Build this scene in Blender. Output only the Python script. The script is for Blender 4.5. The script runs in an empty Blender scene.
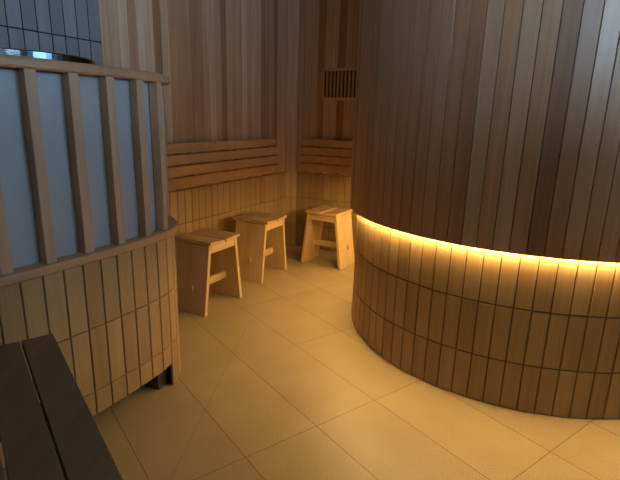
import bpy, math, random
from math import sin, cos, pi, radians, hypot, atan, floor
random.seed(7)
K = 0.81            # working units -> metres
C = bpy.context.scene.collection

# ------------------------------------------------------------------ materials
def new_mat(name):
    m = bpy.data.materials.new(name); m.use_nodes = True
    nt = m.node_tree; b = nt.nodes['Principled BSDF']
    return m, nt, b
def N(nt, t, **kw):
    n = nt.nodes.new(t)
    for k, v in kw.items(): setattr(n, k, v)
    return n
def L(nt, a, b): nt.links.new(a, b)
def ramp(nt, stops, interp='LINEAR'):
    r = N(nt, 'ShaderNodeValToRGB'); e = r.color_ramp.elements
    r.color_ramp.interpolation = interp
    while len(e) < len(stops): e.new(0.5)
    for el, (p, c) in zip(e, stops): el.position = p; el.color = (*c, 1)
    return r
def mixc(nt, blend, fac, a, b):
    m = N(nt, 'ShaderNodeMix', data_type='RGBA', blend_type=blend)
    if isinstance(fac, (int, float)): m.inputs[0].default_value = fac
    else: L(nt, fac, m.inputs[0])
    for i, v in ((6, a), (7, b)):
        if isinstance(v, tuple): m.inputs[i].default_value = (*v, 1)
        else: L(nt, v, m.inputs[i])
    return m.outputs[2]

def wood(name, stops, rough=0.5, axis=2, grain=1.0, gscale=1.0, spec=0.4, knots=False):
    """stops: colours the single boards vary between; grain runs along the given object axis"""
    m, nt, b = new_mat(name)
    tc = N(nt, 'ShaderNodeTexCoord'); geo = N(nt, 'ShaderNodeNewGeometry')
    rnd = geo.outputs['Random Per Island']
    off = N(nt, 'ShaderNodeMath', operation='MULTIPLY'); L(nt, rnd, off.inputs[0]); off.inputs[1].default_value = 37.0
    add = N(nt, 'ShaderNodeVectorMath', operation='ADD'); L(nt, tc.outputs['Object'], add.inputs[0]); L(nt, off.outputs[0], add.inputs[1])
    mp = N(nt, 'ShaderNodeMapping'); L(nt, add.outputs[0], mp.inputs[0])
    sc = [55 * gscale] * 3; sc[axis] = 1.6 * gscale
    mp.inputs['Scale'].default_value = sc
    n1 = N(nt, 'ShaderNodeTexNoise'); n1.inputs['Scale'].default_value = 1.0; n1.inputs['Detail'].default_value = 5
    n1.inputs['Distortion'].default_value = 0.6; L(nt, mp.outputs[0], n1.inputs['Vector'])
    mp2 = N(nt, 'ShaderNodeMapping'); L(nt, add.outputs[0], mp2.inputs[0])
    sc = [9.0] * 3; sc[axis] = 0.7
    mp2.inputs['Scale'].default_value = sc
    n2 = N(nt, 'ShaderNodeTexNoise'); n2.inputs['Scale'].default_value = 1.0; n2.inputs['Detail'].default_value = 3; L(nt, mp2.outputs[0], n2.inputs['Vector'])
    r = ramp(nt, stops); L(nt, rnd, r.inputs[0])
    g1 = ramp(nt, [(0.3, (1 - .30 * grain,) * 3), (0.7, (1 + 0 * grain,) * 3)]); L(nt, n1.outputs[0], g1.inputs[0])
    g2 = ramp(nt, [(0.3, (0.84, 0.80, 0.76)), (0.7, (1, 1, 1))]); L(nt, n2.outputs[0], g2.inputs[0])
    c = mixc(nt, 'MULTIPLY', 1.0, r.outputs[0], g1.outputs[0]); c = mixc(nt, 'MULTIPLY', 1.0, c, g2.outputs[0])
    if knots:
        vo = N(nt, 'ShaderNodeTexVoronoi'); mk = N(nt, 'ShaderNodeMapping'); L(nt, add.outputs[0], mk.inputs[0])
        mk.inputs['Scale'].default_value = (5, 5, 1.7); L(nt, mk.outputs[0], vo.inputs['Vector']); vo.inputs['Scale'].default_value = 1
        kr = ramp(nt, [(0.035, (0.35, 0.25, 0.2)), (0.075, (1, 1, 1))]); L(nt, vo.outputs['Distance'], kr.inputs[0])
        c = mixc(nt, 'MULTIPLY', 1.0, c, kr.outputs[0])
    L(nt, c, b.inputs['Base Color'])
    b.inputs['Roughness'].default_value = rough; b.inputs['Specular IOR Level'].default_value = spec
    bp = N(nt, 'ShaderNodeBump'); bp.inputs['Strength'].default_value = 0.12; bp.inputs['Distance'].default_value = 0.002
    L(nt, n1.outputs[0], bp.inputs['Height']); L(nt, bp.outputs[0], b.inputs['Normal'])
    return m

def plain(name, col, rough=0.6, metal=0.0, spec=0.4, noise=0.0):
    m, nt, b = new_mat(name)
    if noise:
        tc = N(nt, 'ShaderNodeTexCoord'); n = N(nt, 'ShaderNodeTexNoise'); n.inputs['Scale'].default_value = 14
        n.inputs['Detail'].default_value = 4; L(nt, tc.outputs['Object'], n.inputs['Vector'])
        r = ramp(nt, [(0.3, tuple(x * (1 - noise) for x in col)), (0.7, tuple(min(1, x * (1 + noise)) for x in col))])
        L(nt, n.outputs[0], r.inputs[0]); L(nt, r.outputs[0], b.inputs['Base Color'])
    else: b.inputs['Base Color'].default_value = (*col, 1)
    b.inputs['Roughness'].default_value = rough; b.inputs['Metallic'].default_value = metal
    b.inputs['Specular IOR Level'].default_value = spec
    return m

def emit(name, col, s):
    m, nt, b = new_mat(name)
    b.inputs['Base Color'].default_value = (*col, 1)
    b.inputs['Emission Color'].default_value = (*col, 1); b.inputs['Emission Strength'].default_value = s
    return m

cedar = wood('cedar_cladding', [(0, (0.36, 0.190, 0.095)), (0.2, (0.52, 0.300, 0.155)), (0.45, (0.66, 0.41, 0.23)),
                                (0.7, (0.74, 0.49, 0.29)), (1, (0.86, 0.65, 0.44))], rough=0.5, grain=0.9)
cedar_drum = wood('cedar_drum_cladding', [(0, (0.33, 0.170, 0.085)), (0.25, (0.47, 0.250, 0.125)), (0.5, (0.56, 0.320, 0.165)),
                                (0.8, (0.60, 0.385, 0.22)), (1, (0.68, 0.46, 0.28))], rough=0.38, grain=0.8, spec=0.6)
pine = wood('pale_hinoki', [(0, (0.68, 0.48, 0.24)), (1, (0.75, 0.54, 0.28))], rough=0.5, grain=0.45)
pine_x = wood('pale_hinoki_boards', [(0, (0.62, 0.40, 0.20)), (1, (0.72, 0.48, 0.25))], rough=0.5, axis=1, grain=0.5)
rail_wood = wood('oiled_rail_wood', [(0, (0.52, 0.29, 0.14)), (1, (0.58, 0.34, 0.17))], rough=0.45, axis=1, grain=0.5)
post_wood = wood('post_wood', [(0, (0.56, 0.36, 0.215)), (1, (0.64, 0.42, 0.255))], rough=0.5, grain=0.5)
slat_wood = wood('backrest_wood', [(0, (0.66, 0.42, 0.18)), (1, (0.76, 0.50, 0.23))], rough=0.45, axis=1, grain=0.4)
bench_wood = wood('dark_bench_wood', [(0, (0.20, 0.125, 0.060)), (1, (0.23, 0.150, 0.078))], rough=0.55, axis=1, grain=0.6)
backing = plain('dark_gap', (0.035, 0.020, 0.012), 0.9)
grout = plain('brown_grout', (0.13, 0.078, 0.035), 0.9)
grout_grey = plain('black_grout', (0.012, 0.012, 0.013), 0.9)
black = plain('black_void', (0.006, 0.006, 0.006), 0.9)
steel = plain('brushed_steel', (0.13, 0.14, 0.15), 0.2, 1.0)
steel_dark = plain('dark_metal_support', (0.09, 0.075, 0.06), 0.5, 0.3)
frost = plain('frosted_panel', (0.39, 0.385, 0.375), 0.42, 0.0, 0.5, 0.03)
stone = plain('heater_stone', (0.10, 0.10, 0.10), 0.9, 0, 0.3, 0.3)
plaster = plain('warm_plaster', (0.11, 0.075, 0.05), 0.8, 0, 0.3, 0.05)

def tile_mat(name, stops, rough, streak=0.22):
    m = wood(name, stops, rough=rough, grain=streak / .3, gscale=1.3, spec=0.5)
    return m
tile = tile_mat('ribbed_beige_tile', [(0, (0.37, 0.245, 0.115)), (0.5, (0.41, 0.280, 0.135)), (1, (0.45, 0.315, 0.155))], 0.38, 0.16)
tile_grey = tile_mat('slate_grey_tile', [(0, (0.24, 0.245, 0.25)), (1, (0.30, 0.305, 0.31))], 0.4, 0.10)

def floor_mat():
    m, nt, b = new_mat('stone_floor_tiles')
    tc = N(nt, 'ShaderNodeTexCoord')
    sx = N(nt, 'ShaderNodeSeparateXYZ'); L(nt, tc.outputs['Object'], sx.inputs[0])
    an = radians(126.5)
    def mth(op, a, b_=None, c_=None):
        n = N(nt, 'ShaderNodeMath', operation=op)
        for i, v in enumerate((a, b_, c_)):
            if v is None: continue
            if isinstance(v, (int, float)): n.inputs[i].default_value = v
            else: L(nt, v, n.inputs[i])
        return n.outputs[0]
    def lin(ax, ay, off):   # (ax*x+ay*y)/K - off
        return mth('SUBTRACT', mth('DIVIDE', mth('ADD', mth('MULTIPLY', sx.outputs[0], ax), mth('MULTIPLY', sx.outputs[1], ay)), K), off)
    U = mth('DIVIDE', lin(-sin(an), cos(an), -1.187), 0.3725)
    V = mth('DIVIDE', lin(cos(an), sin(an), 1.515), 0.7180)
    def edge(v, per, w):
        fr = mth('FRACT', mth('ADD', v, 100.5)); d = mth('MULTIPLY', mth('ABSOLUTE', mth('SUBTRACT', fr, 0.5)), per)
        return mth('LESS_THAN', d, w)
    ev = edge(V, 0.718, 0.0020)
    mask = mth('MULTIPLY', mth('GREATER_THAN', V, 0.5), mth('GREATER_THAN', U, -0.99))
    ev = mth('MULTIPLY', ev, mth('SUBTRACT', 1.0, mask))
    e = mth('MAXIMUM', edge(U, 0.3725, 0.0022), ev)
    # cut along the fall towards the drain
    dx, dy = (-0.522 + 0.402), (1.564 - 3.147); l = hypot(dx, dy); nx, ny = -dy / l, dx / l
    D = mth('ABSOLUTE', lin(nx, ny, nx * -0.402 + ny * 3.147))
    cut = mth('LESS_THAN', D, 0.0018)
    cut = mth('MULTIPLY', cut, mth('LESS_THAN', lin(0, 1, 0), 3.13))
    cut = mth('MULTIPLY', cut, mth('GREATER_THAN', lin(0, 1, 0), 1.1))
    cb = N(nt, 'ShaderNodeCombineXYZ'); L(nt, mth('FLOOR', mth('ADD', U, 100)), cb.inputs[0]); L(nt, mth('FLOOR', mth('ADD', V, 100)), cb.inputs[1])
    wn = N(nt, 'ShaderNodeTexWhiteNoise', noise_dimensions='3D'); L(nt, cb.outputs[0], wn.inputs['Vector'])
    n1 = N(nt, 'ShaderNodeTexNoise'); n1.inputs['Scale'].default_value = 260; n1.inputs['Detail'].default_value = 3; L(nt, tc.outputs['Object'], n1.inputs['Vector'])
    n2 = N(nt, 'ShaderNodeTexNoise'); n2.inputs['Scale'].default_value = 5; n2.inputs['Detail'].default_value = 5; L(nt, tc.outputs['Object'], n2.inputs['Vector'])
    base = ramp(nt, [(0, (0.46, 0.345, 0.195)), (1, (0.50, 0.38, 0.22))]); L(nt, wn.outputs['Value'], base.inputs[0])
    s1 = ramp(nt, [(0.40, (0.72, 0.71, 0.68)), (0.60, (1, 1, 1))]); L(nt, n1.outputs[0], s1.inputs[0])
    s2 = ramp(nt, [(0.3, (0.90, 0.89, 0.87)), (0.7, (1, 1, 1))]); L(nt, n2.outputs[0], s2.inputs[0])
    c = mixc(nt, 'MULTIPLY', 1, base.outputs[0], s1.outputs[0]); c = mixc(nt, 'MULTIPLY', 1, c, s2.outputs[0])
    c = mixc(nt, 'MIX', cut, c, (0.30, 0.21, 0.11))
    c = mixc(nt, 'MIX', e, c, (0.20, 0.125, 0.055))
    L(nt, c, b.inputs['Base Color']); b.inputs['Roughness'].default_value = 0.42; b.inputs['Specular IOR Level'].default_value = 0.4
    h = mth('SUBTRACT', mth('MULTIPLY', n1.outputs[0], 0.25), mth('MAXIMUM', e, mth('MULTIPLY', cut, 0.5)))
    bp = N(nt, 'ShaderNodeBump'); bp.inputs['Strength'].default_value = 0.35; bp.inputs['Distance'].default_value = 0.002
    L(nt, h, bp.inputs['Height']); L(nt, bp.outputs[0], b.inputs['Normal'])
    return m

# ------------------------------------------------------------------ mesh helpers
class MB:
    def __init__(s): s.v = []; s.f = []
    def add(s, vs, fs):
        o = len(s.v); s.v += [tuple(v) for v in vs]; s.f += [tuple(i + o for i in f) for f in fs]
    def hexa(s, p, ch=0.0):   # p: 8 corners bottom 4 then top 4 (ccw)
        s.add(p, [(0, 3, 2, 1), (4, 5, 6, 7), (0, 1, 5, 4), (1, 2, 6, 5), (2, 3, 7, 6), (3, 0, 4, 7)])
    def box(s, c, d, rz=0):
        x, y, z = c; a, b, h = d[0] / 2, d[1] / 2, d[2] / 2
        P = [(-a, -b), (a, -b), (a, b), (-a, b)]
        P = [(x + u * cos(rz) - w * sin(rz), y + u * sin(rz) + w * cos(rz)) for u, w in P]
        s.hexa([(*q, z - h) for q in P] + [(*q, z + h) for q in P])
    def loft(s, rings, closed=True, caps=True):
        n = len(rings[0]); o = len(s.v)
        for r in rings: s.v += [tuple(p) for p in r]
        for i in range(len(rings) - 1):
            for j in range(n if closed else n - 1):
                a, b = o + i * n + j, o + i * n + (j + 1) % n
                s.f.append((a, b, b + n, a + n))
        if caps and closed:
            s.f.append(tuple(o + j for j in range(n))[::-1]); s.f.append(tuple(o + (len(rings) - 1) * n + j for j in range(n)))
    def lathe(s, prof, cx, cy, n=64):
        s.loft([[(cx + r * cos(2 * pi * i / n), cy + r * sin(2 * pi * i / n), z) for i in range(n)] for r, z in prof], True, False)
def build(name, mb, mat, parent=None, loc=(0, 0, 0), bevel=0, smooth=False, mats=None):
    """verts of mb are in working units; when there is no parent they are moved relative to loc"""
    me = bpy.data.meshes.new(name)
    o = bpy.data.objects.new(name, me); C.objects.link(o)
    px, py, pz = (0, 0, 0)
    if parent is not None:
        o.parent = parent
        if parent.get('_world'): px, py, pz = [c / K for c in parent.location]
    else: px, py, pz = loc; o.location = [c * K for c in loc]
    me.from_pydata([((x - px) * K, (y - py) * K, (z - pz) * K) for x, y, z in mb.v], [], mb.f)
    import bmesh
    bm = bmesh.new(); bm.from_mesh(me); bmesh.ops.recalc_face_normals(bm, faces=bm.faces); bm.to_mesh(me); bm.free()
    for m_ in (mats or [mat]): me.materials.append(m_)
    if smooth:
        for p in me.polygons: p.use_smooth = True
    if bevel:
        md = o.modifiers.new('edges', 'BEVEL'); md.width = bevel * K; md.segments = 2; md.limit_method = 'ANGLE'; md.angle_limit = radians(40)
    return o
def thing(name, label, cat, loc=(0, 0, 0), rz=0, group=None, world=True):
    o = bpy.data.objects.new(name, None); C.objects.link(o); o.empty_display_size = 0.1
    o.location = [c * K for c in loc]; o.rotation_euler = (0, 0, rz)
    o['label'] = label; o['category'] = cat
    if group: o['group'] = group
    if world: o['_world'] = 1
    return o
def struct(o): o['kind'] = 'structure'; return o

class Path:
    """plan curve; right-hand side is the visible face"""
    def __init__(s, pts, smooth=True, sub=10):
        if smooth and len(pts) > 2:
            P = [tuple(2 * a - b for a, b in zip(pts[0], pts[1]))] + list(pts) + [tuple(2 * a - b for a, b in zip(pts[-1], pts[-2]))]
            out = []
            for i in range(1, len(P) - 2):
                for k in range(sub):
                    t = k / sub
                    out.append(tuple(0.5 * (2 * P[i][d] + (P[i + 1][d] - P[i - 1][d]) * t + (2 * P[i - 1][d] - 5 * P[i][d] + 4 * P[i + 1][d] - P[i + 2][d]) * t * t
                               + (-P[i - 1][d] + 3 * P[i][d] - 3 * P[i + 1][d] + P[i + 2][d]) * t ** 3) for d in (0, 1)))
            out.append(pts[-1]); pts = out
        s.p = pts; s.s = [0]
        for a, b in zip(pts, pts[1:]): s.s.append(s.s[-1] + hypot(b[0] - a[0], b[1] - a[1]))
        s.len = s.s[-1]
    def raw(s, d):
        i = 0
        while i < len(s.s) - 2 and s.s[i + 1] < d: i += 1
        a, b = s.p[i], s.p[i + 1]; l = s.s[i + 1] - s.s[i]; t = (d - s.s[i]) / l
        return (a[0] + (b[0] - a[0]) * t, a[1] + (b[1] - a[1]) * t)
    def at(s, d, off=0):
        e = 0.012
        a, b = s.raw(max(0, d - e)), s.raw(min(s.len, d + e)); p = s.raw(min(max(d, 0), s.len))
        tx, ty = b[0] - a[0], b[1] - a[1]; l = hypot(tx, ty); tx /= l; ty /= l
        return (p[0] + ty * off, p[1] - tx * off)
    def near(s, x, y):
        return min(((hypot(s.raw(i * s.len / 600)[0] - x, s.raw(i * s.len / 600)[1] - y)), i * s.len / 600) for i in range(601))[1]

def cell(mb, path, s0, s1, z0, z1, t, gap=0.002, ch=0.002, off=0.0, zb=None):
    """one board or tile on the path; zb = optional lower z at s1 (for slanted cuts)"""
    s0 += gap / 2; s1 -= gap / 2; z0 += gap / 2; z1 -= gap / 2
    a, b = path.at(s0, off), path.at(s1, off)
    tx, ty = b[0] - a[0], b[1] - a[1]; l = hypot(tx, ty); tx /= l; ty /= l
    def ring(o, c):
        A = (a[0] + ty * o + tx * c, a[1] - tx * o + ty * c); B = (b[0] + ty * o - tx * c, b[1] - tx * o - ty * c)
        return [(*A, z0 + c), (*B, z0 + c), (*B, z1 - c), (*A, z1 - c)]
    mb.loft([ring(0, 0), ring(t - ch, 0), ring(t, ch)])
def strip(mb, path, s0, s1, z0, z1, o0, o1, step=0.03, prof=None):
    """solid band following the path; prof: list of (offset, z) ccw"""
    n = max(1, int((s1 - s0) / step + .999)); prof = prof or [(o0, z0), (o1, z0), (o1, z1), (o0, z1)]
    mb.loft([[(*path.at(s0 + (s1 - s0) * i / n, o), z) for o, z in prof] for i in range(n + 1)])

# ------------------------------------------------------------------ room shell
CEIL = 2.95
WL = radians(62)
LC = (-0.278, 5.062)              # corner end of the left wall face
def lw(a): return (LC[0] + a * cos(WL), LC[1] + a * sin(WL))
LW0 = 5.6
left_path = Path([lw(-LW0), LC], smooth=False)
CH = (-0.163, 5.095)
WB = radians(-26.5)
back_path = Path([CH, (CH[0] + 3.2 * cos(WB), CH[1] + 3.2 * sin(WB))], smooth=False)
cham_path = Path([LC, CH], smooth=False)

fl = MB(); fl.box((0.4, 1.6, -0.05), (8.5, 9.0, 0.1))
struct(build('floor', fl, floor_mat()))
ce = MB(); ce.box((0.4, 1.6, CEIL + 0.05), (8.5, 9.0, 0.1))
struct(build('ceiling', ce, plain('timber_ceiling', (0.46, 0.31, 0.18), 0.7)))

PW, TW, TH = 0.0725, 0.081, 0.27
WALL_ROWS = (0, 0.255, 0.54, 0.81)
def clad(parent, path, s0, s1, z0, z1, mat, off=0.0, t=0.014, name='wood_cladding', pw=PW, align=None):
    mb = MB(); s = s0 if align is None else align - math.ceil((align - s0) / pw) * pw
    while s < s1 - 0.004:
        cell(mb, path, max(s, s0), min(s + pw, s1), z0, z1, t, gap=0.0024, ch=0.0010, off=off); s += pw
    return build(name, mb, mat, parent)
def tiles(parent, path, s0, s1, z0, z1, mat, off=0.0, t=0.010, name='wall_tiles', rows=WALL_ROWS, align=None, skip=None, chamf=0.0025, gap=0.005):
    mb = MB(); s = s0 if align is None else align - math.ceil((align - s0) / TW) * TW
    while s < s1 - 0.006:
        a, b = max(s, s0), min(s + TW, s1)
        for lo, hi in zip(rows, rows[1:]):
            if skip: lo = max(lo, skip(a, b))
            if hi - lo > 0.012 and b - a > 0.01: cell(mb, path, a, b, lo, hi, t, gap=gap, ch=chamf, off=off)
        s += TW
    return build(name, mb, mat, parent)

def wall(name, path, label=None):
    mb = MB(); strip(mb, path, 0, path.len, 0, CEIL, -0.12, -0.016, step=99)
    o = build(name, mb, backing); struct(o); return o
w = wall('wall_left', left_path)
SG = LW0 - 2.200                   # where the slate tiles stop and the boards start
clad(w, left_path, SG, LW0, 0.81, CEIL, cedar, off=-0.016, align=SG)
tiles(w, left_path, SG, LW0, 0, 0.81, tile, off=-0.016, t=0.024, align=LW0)
gm = MB(); strip(gm, left_path, SG, LW0, 0, 0.805, -0.016, 0.0045, step=99); build('grout', gm, grout, w)
tiles(w, left_path, 0, SG, 0, CEIL, tile_grey, off=-0.016, t=0.020, name='slate_tiles', rows=(0, 0.075, 0.36, 0.645, 0.93, 1.215, 1.50, 1.795, 2.07, 2.355, 2.64, CEIL), align=SG, chamf=0.002, gap=0.006)
gm = MB(); strip(gm, left_path, 0, SG, 0, CEIL, -0.016, 0.001, step=99); build('grout', gm, grout_grey, w)
w = wall('wall_back', back_path)
clad(w, back_path, 0, back_path.len, 0.81, CEIL, cedar, off=-0.016)
tiles(w, back_path, 0, back_path.len, 0, 0.81, tile, off=-0.016, t=0.024)
gm = MB(); strip(gm, back_path, 0, back_path.len, 0, 0.805, -0.016, 0.0045, step=99); build('grout', gm, grout, w)
w = wall('wall_corner', cham_path)
clad(w, cham_path, 0, cham_path.len, 0.81, CEIL, cedar, off=-0.012, pw=cham_path.len / 2)
mbt = MB()
for z, zt_ in zip(WALL_ROWS, WALL_ROWS[1:]):
    for k in (0, 1): cell(mbt, cham_path, k * cham_path.len / 2, (k + 1) * cham_path.len / 2, z, zt_, 0.024, gap=0.005, ch=0.002, off=-0.014)
build('wall_tiles', mbt, tile, w)
gm = MB(); strip(gm, cham_path, 0, cham_path.len, 0, 0.805, -0.016, 0.0045, step=99); build('grout', gm, grout, w)

# right wall and the wall behind the camera with its two-pane window
RX, FY = 3.9, -2.2
p0 = (back_path.p[-1])
ry0, ry1, rz0, rz1 = -0.75, 1.15, 1.84, 2.62
mb = MB()
for y0, y1, z0, z1 in ((-2.5, ry0, 0, CEIL), (ry1, 4.5, 0, CEIL), (ry0, ry1, 0, rz0), (ry0, ry1, rz1, CEIL)): mb.box((RX + 0.05, (y0 + y1) / 2, (z0 + z1) / 2), (0.1, y1 - y0, z1 - z0))
struct(build('wall_right', mb, plaster))
mb = MB(); mb.box((2.8, 0.75, 0.91), (0.10, 2.5, 1.82)); struct(build('added_light_screen', mb, plaster))  # unseen low slab, added to keep the right window's light off lower surfaces
mb = MB(); my = (ry0 + ry1) / 2; win_paint = plain('window_frame_paint', (0.3, 0.3, 0.3), 0.5)
for y0, y1, z0, z1 in ((ry0, ry0 + .05, rz0, rz1), (ry1 - .05, ry1, rz0, rz1), (my - 0.05, my + 0.05, rz0, rz1), (ry0, ry1, rz0, rz0 + .05), (ry0, ry1, rz1 - .05, rz1)):
    mb.box((RX + 0.04, (y0 + y1) / 2, (z0 + z1) / 2), (0.06, y1 - y0, z1 - z0))
wo2 = struct(build('window_2', mb, win_paint))
mb = MB()
for y0, y1 in ((ry0 + .05, my - 0.05), (my + 0.05, ry1 - .05)): mb.box((RX + 0.05, (y0 + y1) / 2, (rz0 + rz1) / 2), (0.004, y1 - y0, rz1 - rz0 - .1))
build('pane', mb, emit('blue_daylight_glass', (0.28, 0.605, 1.0), 24.0), wo2)
wx0, wx1, wz0, wz1 = 0.85, 2.55, 1.60, 2.60
mb = MB(); lx = lw(-LW0)[0] - 1.4
for x0, x1, z0, z1 in ((lx, wx0, 0, CEIL), (wx1, RX, 0, CEIL), (wx0, wx1, 0, wz0), (wx0, wx1, wz1, CEIL)):
    mb.box(((x0 + x1) / 2, FY - 0.05, (z0 + z1) / 2), (x1 - x0, 0.1, z1 - z0))
struct(build('wall_front', mb, plaster))
mb = MB(); e0 = lw(-LW0); mb.box((e0[0] - 0.6, (e0[1] + FY) / 2 - 0.02, CEIL / 2), (0.1, e0[1] - FY + 0.3, CEIL)); 
mb.box((e0[0] - 0.33, e0[1] + 0.07, CEIL / 2), (0.6, 0.1, CEIL)); struct(build('wall_side', mb, plaster))
mb = MB(); mb.box((1.075, -0.56, 1.01), (3.35, 0.10, 2.02)); struct(build('added_light_screen', mb, plaster))  # added out of view behind the camera to cut the front window's downward light
mb = MB(); fw = 0.05; mx = (wx0 + wx1) / 2
for x0, x1, z0, z1 in ((wx0, wx0 + fw, wz0, wz1), (wx1 - fw, wx1, wz0, wz1), (mx - 0.05, mx + 0.05, wz0, wz1), (wx0, wx1, wz0, wz0 + fw), (wx0, wx1, wz1 - fw, wz1)):
    mb.box(((x0 + x1) / 2, FY - 0.04, (z0 + z1) / 2), (x1 - x0, 0.06, z1 - z0))
wo = struct(build('window_1', mb, win_paint))
mb = MB()
for x0, x1 in ((wx0 + fw, mx - 0.05), (mx + 0.05, wx1 - fw)):
    mb.box(((x0 + x1) / 2, FY - 0.05, (wz0 + wz1) / 2), (x1 - x0, 0.004, wz1 - wz0 - 2 * fw))
day = emit('daylight_through_milk_glass', (0.45, 0.70, 1.0), 54.0)
build('pane', mb, day, wo)

# ------------------------------------------------------------------ curved tiled enclosure with light strip
SC = (1.404, 3.120); RT, RW = 1.090, 1.141
def circ_path(R, a0=0, a1=360, n=240):
    return Path([(SC[0] + R * cos(radians(a0 + (a1 - a0) * i / n)), SC[1] + R * sin(radians(a0 + (a1 - a0) * i / n))) for i in range(n + 1)], smooth=False)
drum = thing('curved_enclosure', 'round enclosure clad in vertical dark boards above beige tiles, with glowing light strip', 'enclosure', (SC[0], SC[1], 0))
ZS = 0.812
NT = round(2 * pi * RT / TW); NP = round(2 * pi * RW / PW)
mb = MB(); TPH = (0.81 + 0.03, 0.535, 0.252, 0)
phi_t = radians(1.3)
def ring_cells(mb, R, n, z0, z1, t, gap, ch, ph=0.0, lim=None, jit=0.0):
    for i in range(n):
        a0, a1 = ph + 2 * pi * i / n, ph + 2 * pi * (i + 1) / n
        j = random.uniform(-jit, jit)
        p = Path([(SC[0] + (R - t + j) * cos(a), SC[1] + (R - t + j) * sin(a)) for a in (a0, a1)], smooth=False)
        cell(mb, p, 0, p.len, z0, z1, t, gap=gap, ch=ch)
for z1, z0 in zip(TPH, TPH[1:]): ring_cells(mb, RT, NT, z0, z1, 0.012, 0.0055, 0.0025, phi_t, jit=0.0008)
build('tile_cladding', mb, tile, drum)
mb = MB(); mb.lathe([(RT - 0.012 - 0.05, 0), (RT - 0.0055, 0), (RT - 0.0055, 0.832), (RT - 0.062, 0.83)], *SC, n=180); build('grout', mb, grout, drum)
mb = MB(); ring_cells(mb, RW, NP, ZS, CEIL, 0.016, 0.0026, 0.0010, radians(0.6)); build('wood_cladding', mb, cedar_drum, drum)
mb = MB(); mb.lathe([(RT - 0.03, ZS + 0.03), (RW - 0.024, ZS + 0.03), (RW - 0.024, ZS + 0.0004), (RW - 0.0165, ZS + 0.0004), (RW - 0.0165, CEIL), (RT - 0.03, CEIL), (RT - 0.03, ZS + 0.03)], *SC, n=180); build('core', mb, backing, drum)
mb = MB(); r0, r1, zz = RT + 0.006, RT + 0.014, ZS - 0.0008
mb = MB(); mb.loft([[(SC[0] + q_ * cos(a_), SC[1] + q_ * sin(a_), h_) for q_, h_ in ((r0, zz), (r1, zz), (r1, zz + 0.0045), (r0, zz + 0.0045))] for a_ in [radians(60 + 300 * i / 180) for i in range(181)]])
led = build('light_strip', mb, emit('warm_led', (1.0, 0.65, 0.23), 345.0), drum); led['label'] = 'glowing warm yellow light strip'

# ------------------------------------------------------------------ curved half-height partition
PP = [(-1.95, 0.0), (-1.60, 0.58), (-1.30, 1.09), (-1.049, 1.515), (-0.971, 1.648), (-0.893, 1.784), (-0.820, 1.918), (-0.755, 2.055),
      (-0.712, 2.165), (-0.693, 2.265), (-0.697, 2.365), (-0.728, 2.463), (-0.80, 2.567), (-0.92, 2.665), (-1.10, 2.735), (-1.30, 2.79), (-1.52, 2.85)]
part = Path(PP)
pt = thing('curved_partition', 'curved half wall of beige tiles with timber rail, upright posts and frosted panels', 'partition', (-0.9, 1.78, 0))
s_al = part.near(-0.893, 1.784)
s_open1 = part.near(-0.687, 2.182) + 0.062; s_open0 = part.near(-1.30, 1.09)
ZB = 0.130
TT = 0.012
def skipf(a, b): return ZB if (b <= s_open1 + 0.035 and a > s_open0) else 0.0
mb_path = part
tiles(pt, part, 0.02, part.len, 0, 0.81, tile, off=-TT, t=TT, name='tile_cladding', rows=(0, 0.24, 0.524, 0.81), align=s_al, skip=skipf)
# backing behind the tiles
mb = MB(); strip(mb, part, 0.02, s_open0, 0, 0.81, -0.09, -0.006); strip(mb, part, s_open0, s_open1, ZB, 0.81, -0.09, -0.006); strip(mb, part, s_open1, part.len, 0, 0.81, -0.09, -0.006)
build('grout', mb, grout, pt)
mb = MB(); strip(mb, part, s_open1 - 0.003, s_open1 + 0.001, 0, ZB + .005, -0.09, -0.002); build('opening_trim', mb, black, pt)
mb = MB(); strip(mb, part, s_open0, s_open1 - 0.10, 0, ZB, -0.42, -0.38); build('recess_back', mb, black, pt)
mb = MB(); q = part.at(s_open1 - 0.035, -0.085); q2 = part.at(s_open1, 0)
mb.box((q[0], q[1], 0.07), (0.07, 0.07, 0.14), radians(-20)); build('support_foot', mb, steel_dark, pt)
def rail_prof(o0, o1, z0, z1, r=0.010):
    return [(o0, z0), (o1 - r * .5, z0), (o1, z0 + r * .5), (o1, z1 - r), (o1 - r * .3, z1 - r * .3), (o1 - r, z1), (o0 + r, z1), (o0, z1 - r)]
mb = MB(); strip(mb, part, 0.02, part.len - 0.03, 0, 0, 0, 0, step=0.02, prof=rail_prof(-0.115, 0.019, 0.809, 0.845)); build('sill', mb, rail_wood, pt, smooth=False)
mb = MB(); strip(mb, part, 0.02, part.len - 0.03, 0, 0, 0, 0, step=0.02, prof=rail_prof(-0.070, 0.012, 1.524, 1.562, 0.014)); build('rail', mb, rail_wood, pt)
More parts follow.
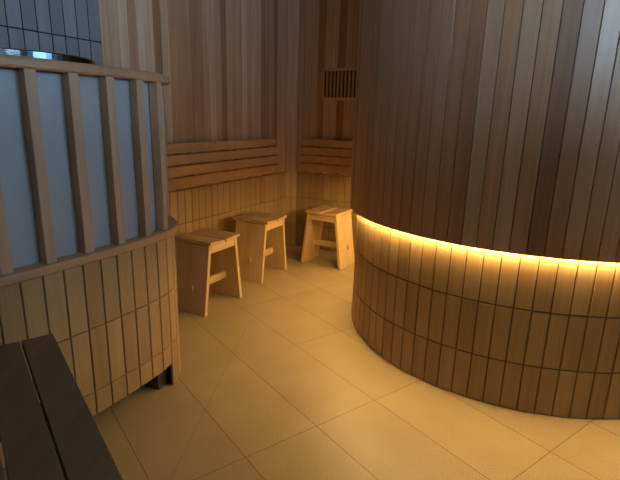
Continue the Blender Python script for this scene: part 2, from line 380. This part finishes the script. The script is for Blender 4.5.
# posts: outer right-hand front edge positions measured along the sill
sp = part.near(-0.955, 1.687) + 0.010; PS = 0.1585
k = -9
while True:
    s1 = sp + k * PS; k += 1
    if s1 > part.len - 0.1: break
    if k in (14, ) or abs(s1 - sp - 5 * PS) < 0.01: continue
    if s1 < 0.15: continue
    if abs(s1 - sp - 4 * PS) < 0.01: s1 -= 0.022
    a, b = part.at(s1 - 0.041, 0.004), part.at(s1, 0.004); tx, ty = b[0] - a[0], b[1] - a[1]; l = hypot(tx, ty); tx /= l; ty /= l
    d = 0.040
    P = [(a[0] - ty * d, a[1] + tx * d), a, b, (b[0] - ty * d, b[1] + tx * d)]
    mb = MB(); mb.hexa([(*p_, 0.845) for p_ in P] + [(*p_, 1.525) for p_ in P])
    build('post', mb, post_wood, pt, bevel=0.003)
mb = MB(); strip(mb, part, 0.03, part.len - 0.05, 0.846, 1.523, -0.055, -0.0395); build('frosted_panel', mb, frost, pt, smooth=False)

# round steel heater behind the partition
HC = (-1.295, 2.137); HR = 0.335; HZ = 1.607
ht = thing('sauna_heater', 'round brushed steel heater rim showing above the partition rail', 'heater', (HC[0], HC[1], 0))
mb = MB(); mb.lathe([(0.01, 0.06), (HR - 0.02, 0.06), (HR - 0.01, 0.08), (HR - 0.01, HZ - 0.06)], *HC, n=72); build('body', mb, plain('dark_steel_body', (0.12, 0.12, 0.12), 0.4, 0.8), ht, smooth=True)
mb = MB(); mb.lathe([(HR - 0.02, HZ - 0.075), (HR, HZ - 0.075), (HR, HZ - 0.004), (HR - 0.004, HZ), (HR - 0.026, HZ), (HR - 0.03, HZ - 0.02), (HR - 0.03, HZ - 0.07), (HR - 0.02, HZ - 0.075)], *HC, n=96)
build('rim', mb, steel, ht)['label'] = 'shiny steel rim'
mb = MB()
for i in range(70):
    a, r_ = random.uniform(0, 2 * pi), (HR - 0.10) * math.sqrt(random.random()); cx, cy, cz = HC[0] + r_ * cos(a), HC[1] + r_ * sin(a), HZ - 0.10 + random.uniform(-.02, .01)
    rr = random.uniform(0.035, 0.055)
    rings = []
    for u in (-0.9, -0.5, 0, 0.5, 0.9):
        rad = rr * math.sqrt(1 - u * u); rings.append([(cx + rad * cos(2 * pi * j / 7) * random.uniform(.85, 1.1), cy + rad * sin(2 * pi * j / 7) * random.uniform(.85, 1.1), cz + u * rr * .8) for j in range(7)])
    mb.loft(rings)
st = build('stones', mb, stone, ht); st['kind'] = 'stuff'
for i in range(3):
    mb = MB(); a = 2 * pi * i / 3; mb.box((HC[0] + 0.25 * cos(a), HC[1] + 0.25 * sin(a), 0.032), (0.07, 0.07, 0.064), a)
    build('foot', mb, steel_dark, ht)

# ------------------------------------------------------------------ slatted backrests
def backrest(name, label, path, s0, s1, ztop, zbot, bat, group):
    c = path.at((s0 + s1) / 2, 0.05)
    t = thing(name, label, 'backrest', (c[0], c[1], zbot), group=group)
    n = 4; tilt = 0.045; tot = ztop - zbot; g = 0.012; h = (tot - 3 * g) / 4
    def off(z): return 0.034 + tilt * (ztop - z) / tot
    for i in range(n):
        z1 = ztop - i * (h + g); z0 = z1 - h; mb = MB()
        strip(mb, path, s0, s1, 0, 0, 0, 0, step=9, prof=[(off(z0), z0), (off(z0) + 0.018, z0), (off(z1) + 0.018, z1), (off(z1), z1)])
        build('slat', mb, slat_wood, t, bevel=0.003)
    for b in bat:
        mb = MB(); strip(mb, path, b - 0.022, b + 0.022, 0, 0, 0, 0, step=9, prof=[(0.0085, zbot + 0.01), (off(zbot + .01) - 0.001, zbot + 0.01), (off(ztop - .01) - 0.001, ztop - 0.01), (0.0085, ztop - 0.01)])
        build('batten', mb, slat_wood, t)
    return t
GB = 'slatted wooden backrests on the back walls'
backrest('backrest', 'long slatted wooden backrest on the wall above the two left stools', left_path, LW0 - 1.98, LW0 - 0.275, 1.168, 0.845,
         (LW0 - 1.465, LW0 - 0.888), GB)
backrest('backrest', 'shorter slatted wooden backrest on the wall above the rightmost stool', back_path, 0.095, 0.92, 1.160, 0.845, (0.466, 0.82), GB)

# ------------------------------------------------------------------ vent grille
s0, s1, z0, z1 = 0.272, 0.680, 1.545, 1.848
c = back_path.at((s0 + s1) / 2, 0)
v = thing('vent_grille', 'wooden vent grille with upright slats high on the back wall', 'vent', (c[0], c[1], z0))
mb = MB(); F_ = 0.028
for a, b, lo, hi in ((s0, s0 + F_, z0, z1), (s1 - F_, s1, z0, z1), (s0 + F_, s1 - F_, z1 - F_, z1), (s0 + F_, s1 - F_, z0, z0 + F_)):
    strip(mb, back_path, a, b, lo, hi, -0.001, 0.014, step=9)
build('frame', mb, cedar, v)
mb = MB(); strip(mb, back_path, s0 + F_, s1 - F_, z0 + F_, z1 - F_, -0.0015, 0.0005, step=9); build('dark_opening', mb, black, v)
ns = 9; wv = (s1 - s0 - 2 * F_) / ns
for i in range(ns):
    mb = MB(); a = s0 + F_ + (i + 0.42) * wv
    strip(mb, back_path, a, min(a + wv * 0.56, s1 - F_), z0 + F_, z1 - F_, 0.0015, 0.010, step=9); build('slat', mb, cedar, v)

# ------------------------------------------------------------------ stools
SH, SWW, SLL = 0.532, 0.345, 0.335      # height, seat width (y), seat length (x)
def make_stool(label):
    t = thing('wooden_stool', label, 'stool', world=False, group='plank stools standing by the walls')
    th = 0.028; yw = 0.150; zt = SH - 0.026; xt, xb = SLL / 2 - 0.010, 0.222
    for sg in (-1, 1):
        mb = MB()
        P = [(sg * (xb - th), -yw, 0), (sg * xb, -yw, 0), (sg * xb, yw, 0), (sg * (xb - th), yw, 0)]
        Q = [(sg * (xt - th), -yw, zt), (sg * xt, -yw, zt), (sg * xt, yw, zt), (sg * (xt - th), yw, zt)]
        # top edge follows the dished seat: split in the middle
        rings = []
        for y, z in ((-yw, zt), (0, zt - 0.010), (yw, zt)):
            rings.append([(sg * (xb - th), y, 0), (sg * xb, y, 0), (sg * xt, y, z), (sg * (xt - th), y, z)])
        mb.loft(rings); build('side_panel', mb, pine, t, bevel=0.003)
        # seat half-plank (two boards meet over the middle)
        mb = MB(); x0, x1 = (0.007, SLL / 2) if sg > 0 else (-SLL / 2, -0.007)
        o = 0.011
        def zz(x): return SH - o + o * abs(x) / (SLL / 2)
        y0 = SWW / 2
        mb.hexa([(x0, -y0, zz(x0) - 0.024), (x1, -y0, zz(x1) - 0.024), (x1, y0, zz(x1) - 0.024), (x0, y0, zz(x0) - 0.024),
                 (x0, -y0, zz(x0)), (x1, -y0, zz(x1)), (x1, y0, zz(x1)), (x0, y0, zz(x0))])
        build('seat_board', mb, pine_x, t, bevel=0.004)
        # apron under the seat on each long side
        mb = MB(); ap = xt - th
        mb.hexa([(-ap - .004, sg * (yw - .012) - .010, zt - 0.062), (ap + .004, sg * (yw - .012) - .010, zt - 0.062), (ap + .004, sg * (yw - .012) + .010, zt - 0.062), (-ap - .004, sg * (yw - .012) + .010, zt - 0.062),
                 (-ap + 0.004, sg * (yw - .012) - .010, zt - 0.012), (ap - 0.004, sg * (yw - .012) - .010, zt - 0.012), (ap - 0.004, sg * (yw - .012) + .010, zt - 0.012), (-ap + 0.004, sg * (yw - .012) + .010, zt - 0.012)])
        build('apron', mb, slat_like, t)
    zc = 0.185; xs = xb - (xb - xt) * zc / zt
    mb = MB(); mb.box((0, -0.02, zc), (2 * (xs - th) + 0.008, 0.024, 0.052)); s_ = build('stretcher', mb, slat_like, t)
    for sg in (-1, 1):
        mb = MB(); mb.box((sg * (xs + 0.004), -0.02, zc), (0.020, 0.020, 0.040)); build('tenon', mb, pine_x, s_, bevel=0.002)
    return t
slat_like = wood('pale_hinoki_rails', [(0, (0.68, 0.48, 0.24)), (1, (0.75, 0.54, 0.28))], rough=0.5, axis=0, grain=0.45)
proto = make_stool('pale wooden stool nearest the curved partition, leftmost of the three')
def copy_tree(o, parent=None):
    c_ = o.copy(); C.objects.link(c_); c_.parent = parent
    for ch in list(o.children): copy_tree(ch, c_)
    return c_
kids = [(-0.755, 3.375, 62, None), (-0.440, 4.085, 64, 'pale wooden stool in the middle of the three, below the end of the long backrest'),
        (0.180, 4.475, -31 + 180, 'pale wooden stool by the boarded round enclosure, rightmost of the three')]
for i, (x, y, r_, lab) in enumerate(kids):
    o = proto if i == 0 else copy_tree(proto)
    if lab: o['label'] = lab
    o.location = (x * K, y * K, 0); o.rotation_euler = (0, 0, radians(r_))

# ------------------------------------------------------------------ dark slatted bench, near left
bn = thing('bench', 'dark brown slatted wooden bench in the near left corner, in front of the partition', 'bench', (-0.75, 0.95, 0))
BZ = 0.62; dx, dy = 0.602, -0.7985; nx, ny = -0.7985, -0.602     # along the slats (towards the camera), across (to the left)
B0 = (-0.913, 1.559)
def clear(x, y):   # distance in front of the partition face
    s = part.near(x, y); p_ = part.at(s); q_ = part.at(s, 1)
    return (x - p_[0]) * (q_[0] - p_[0]) + (y - p_[1]) * (q_[1] - p_[1])
def end_pt(w_):
    t0 = -0.05 * w_      # the ends step back along the wall
    while True:
        p_ = (B0[0] + nx * w_ + dx * (t0 * -1 + 0.0), B0[1] + ny * w_ + dy * (t0 * -1))
        if clear(*p_) > 0.012: return p_
        t0 -= 0.01
SLW, SGP = 0.0975, 0.0065; LEN = 1.25
for i in range(5):
    w0 = i * (SLW + SGP); w1 = w0 + SLW
    a, b = end_pt(w0), end_pt(w1)
    c_ = (B0[0] + nx * w0 + dx * LEN, B0[1] + ny * w0 + dy * LEN); d_ = (B0[0] + nx * w1 + dx * LEN, B0[1] + ny * w1 + dy * LEN)
    P = [a, b, d_, c_]; mb = MB(); mb.hexa([(*p_, BZ - 0.032) for p_ in P] + [(*p_, BZ) for p_ in P])
    build('slat', mb, bench_wood, bn, bevel=0.002)
W = 5 * (SLW + SGP)
for t_ in (0.42, 1.10):
    mb = MB(); cx, cy = B0[0] + nx * W / 2 + dx * t_, B0[1] + ny * W / 2 + dy * t_
    mb.box((cx, cy, BZ - 0.032 - 0.0255), (W - 0.10, 0.05, 0.05), math.atan2(ny, nx)); build('crossbar', mb, bench_wood, bn)
    for w_ in (0.09, W - 0.09):
        mb = MB(); cx, cy = B0[0] + nx * w_ + dx * (t_ + 0.0), B0[1] + ny * w_ + dy * (t_ + 0.0)
        mb.box((cx, cy, (BZ - 0.083) / 2), (0.055, 0.055, BZ - 0.083), math.atan2(ny, nx)); build('leg', mb, bench_wood, bn)

for o in bpy.data.objects:
    if '_world' in o.keys(): del o['_world']

# ------------------------------------------------------------------ camera, world, view
F, PT, RO = 476.0, 0.257, 0.0272
cd = bpy.data.cameras.new('camera'); cam = bpy.data.objects.new('camera', cd); C.objects.link(cam)
cd.sensor_fit = 'HORIZONTAL'; cd.sensor_width = 36; cd.lens = F / 620 * 36; cd.clip_start = 0.02
from mathutils import Matrix, Vector
f = Vector((0, cos(PT), -sin(PT))); r0 = Vector((1, 0, 0)); u0 = Vector((0, sin(PT), cos(PT)))
r = cos(RO) * r0 + sin(RO) * u0; u = r.cross(f)
M = Matrix((r, u, -f)).transposed().to_4x4(); M.translation = Vector((0, 0, 1.4 * K)); cam.matrix_world = M
bpy.context.scene.camera = cam

wd = bpy.data.worlds.new('world'); bpy.context.scene.world = wd; wd.use_nodes = True
bg = wd.node_tree.nodes['Background']; bg.inputs[0].default_value = (0.35, 0.55, 1.0, 1); bg.inputs[1].default_value = 0.02
sc = bpy.context.scene
sc.view_settings.view_transform = 'Standard'; sc.view_settings.look = 'None'; sc.view_settings.gamma = 1; sc.view_settings.use_curve_mapping = False
sc.view_settings.exposure = 0.0
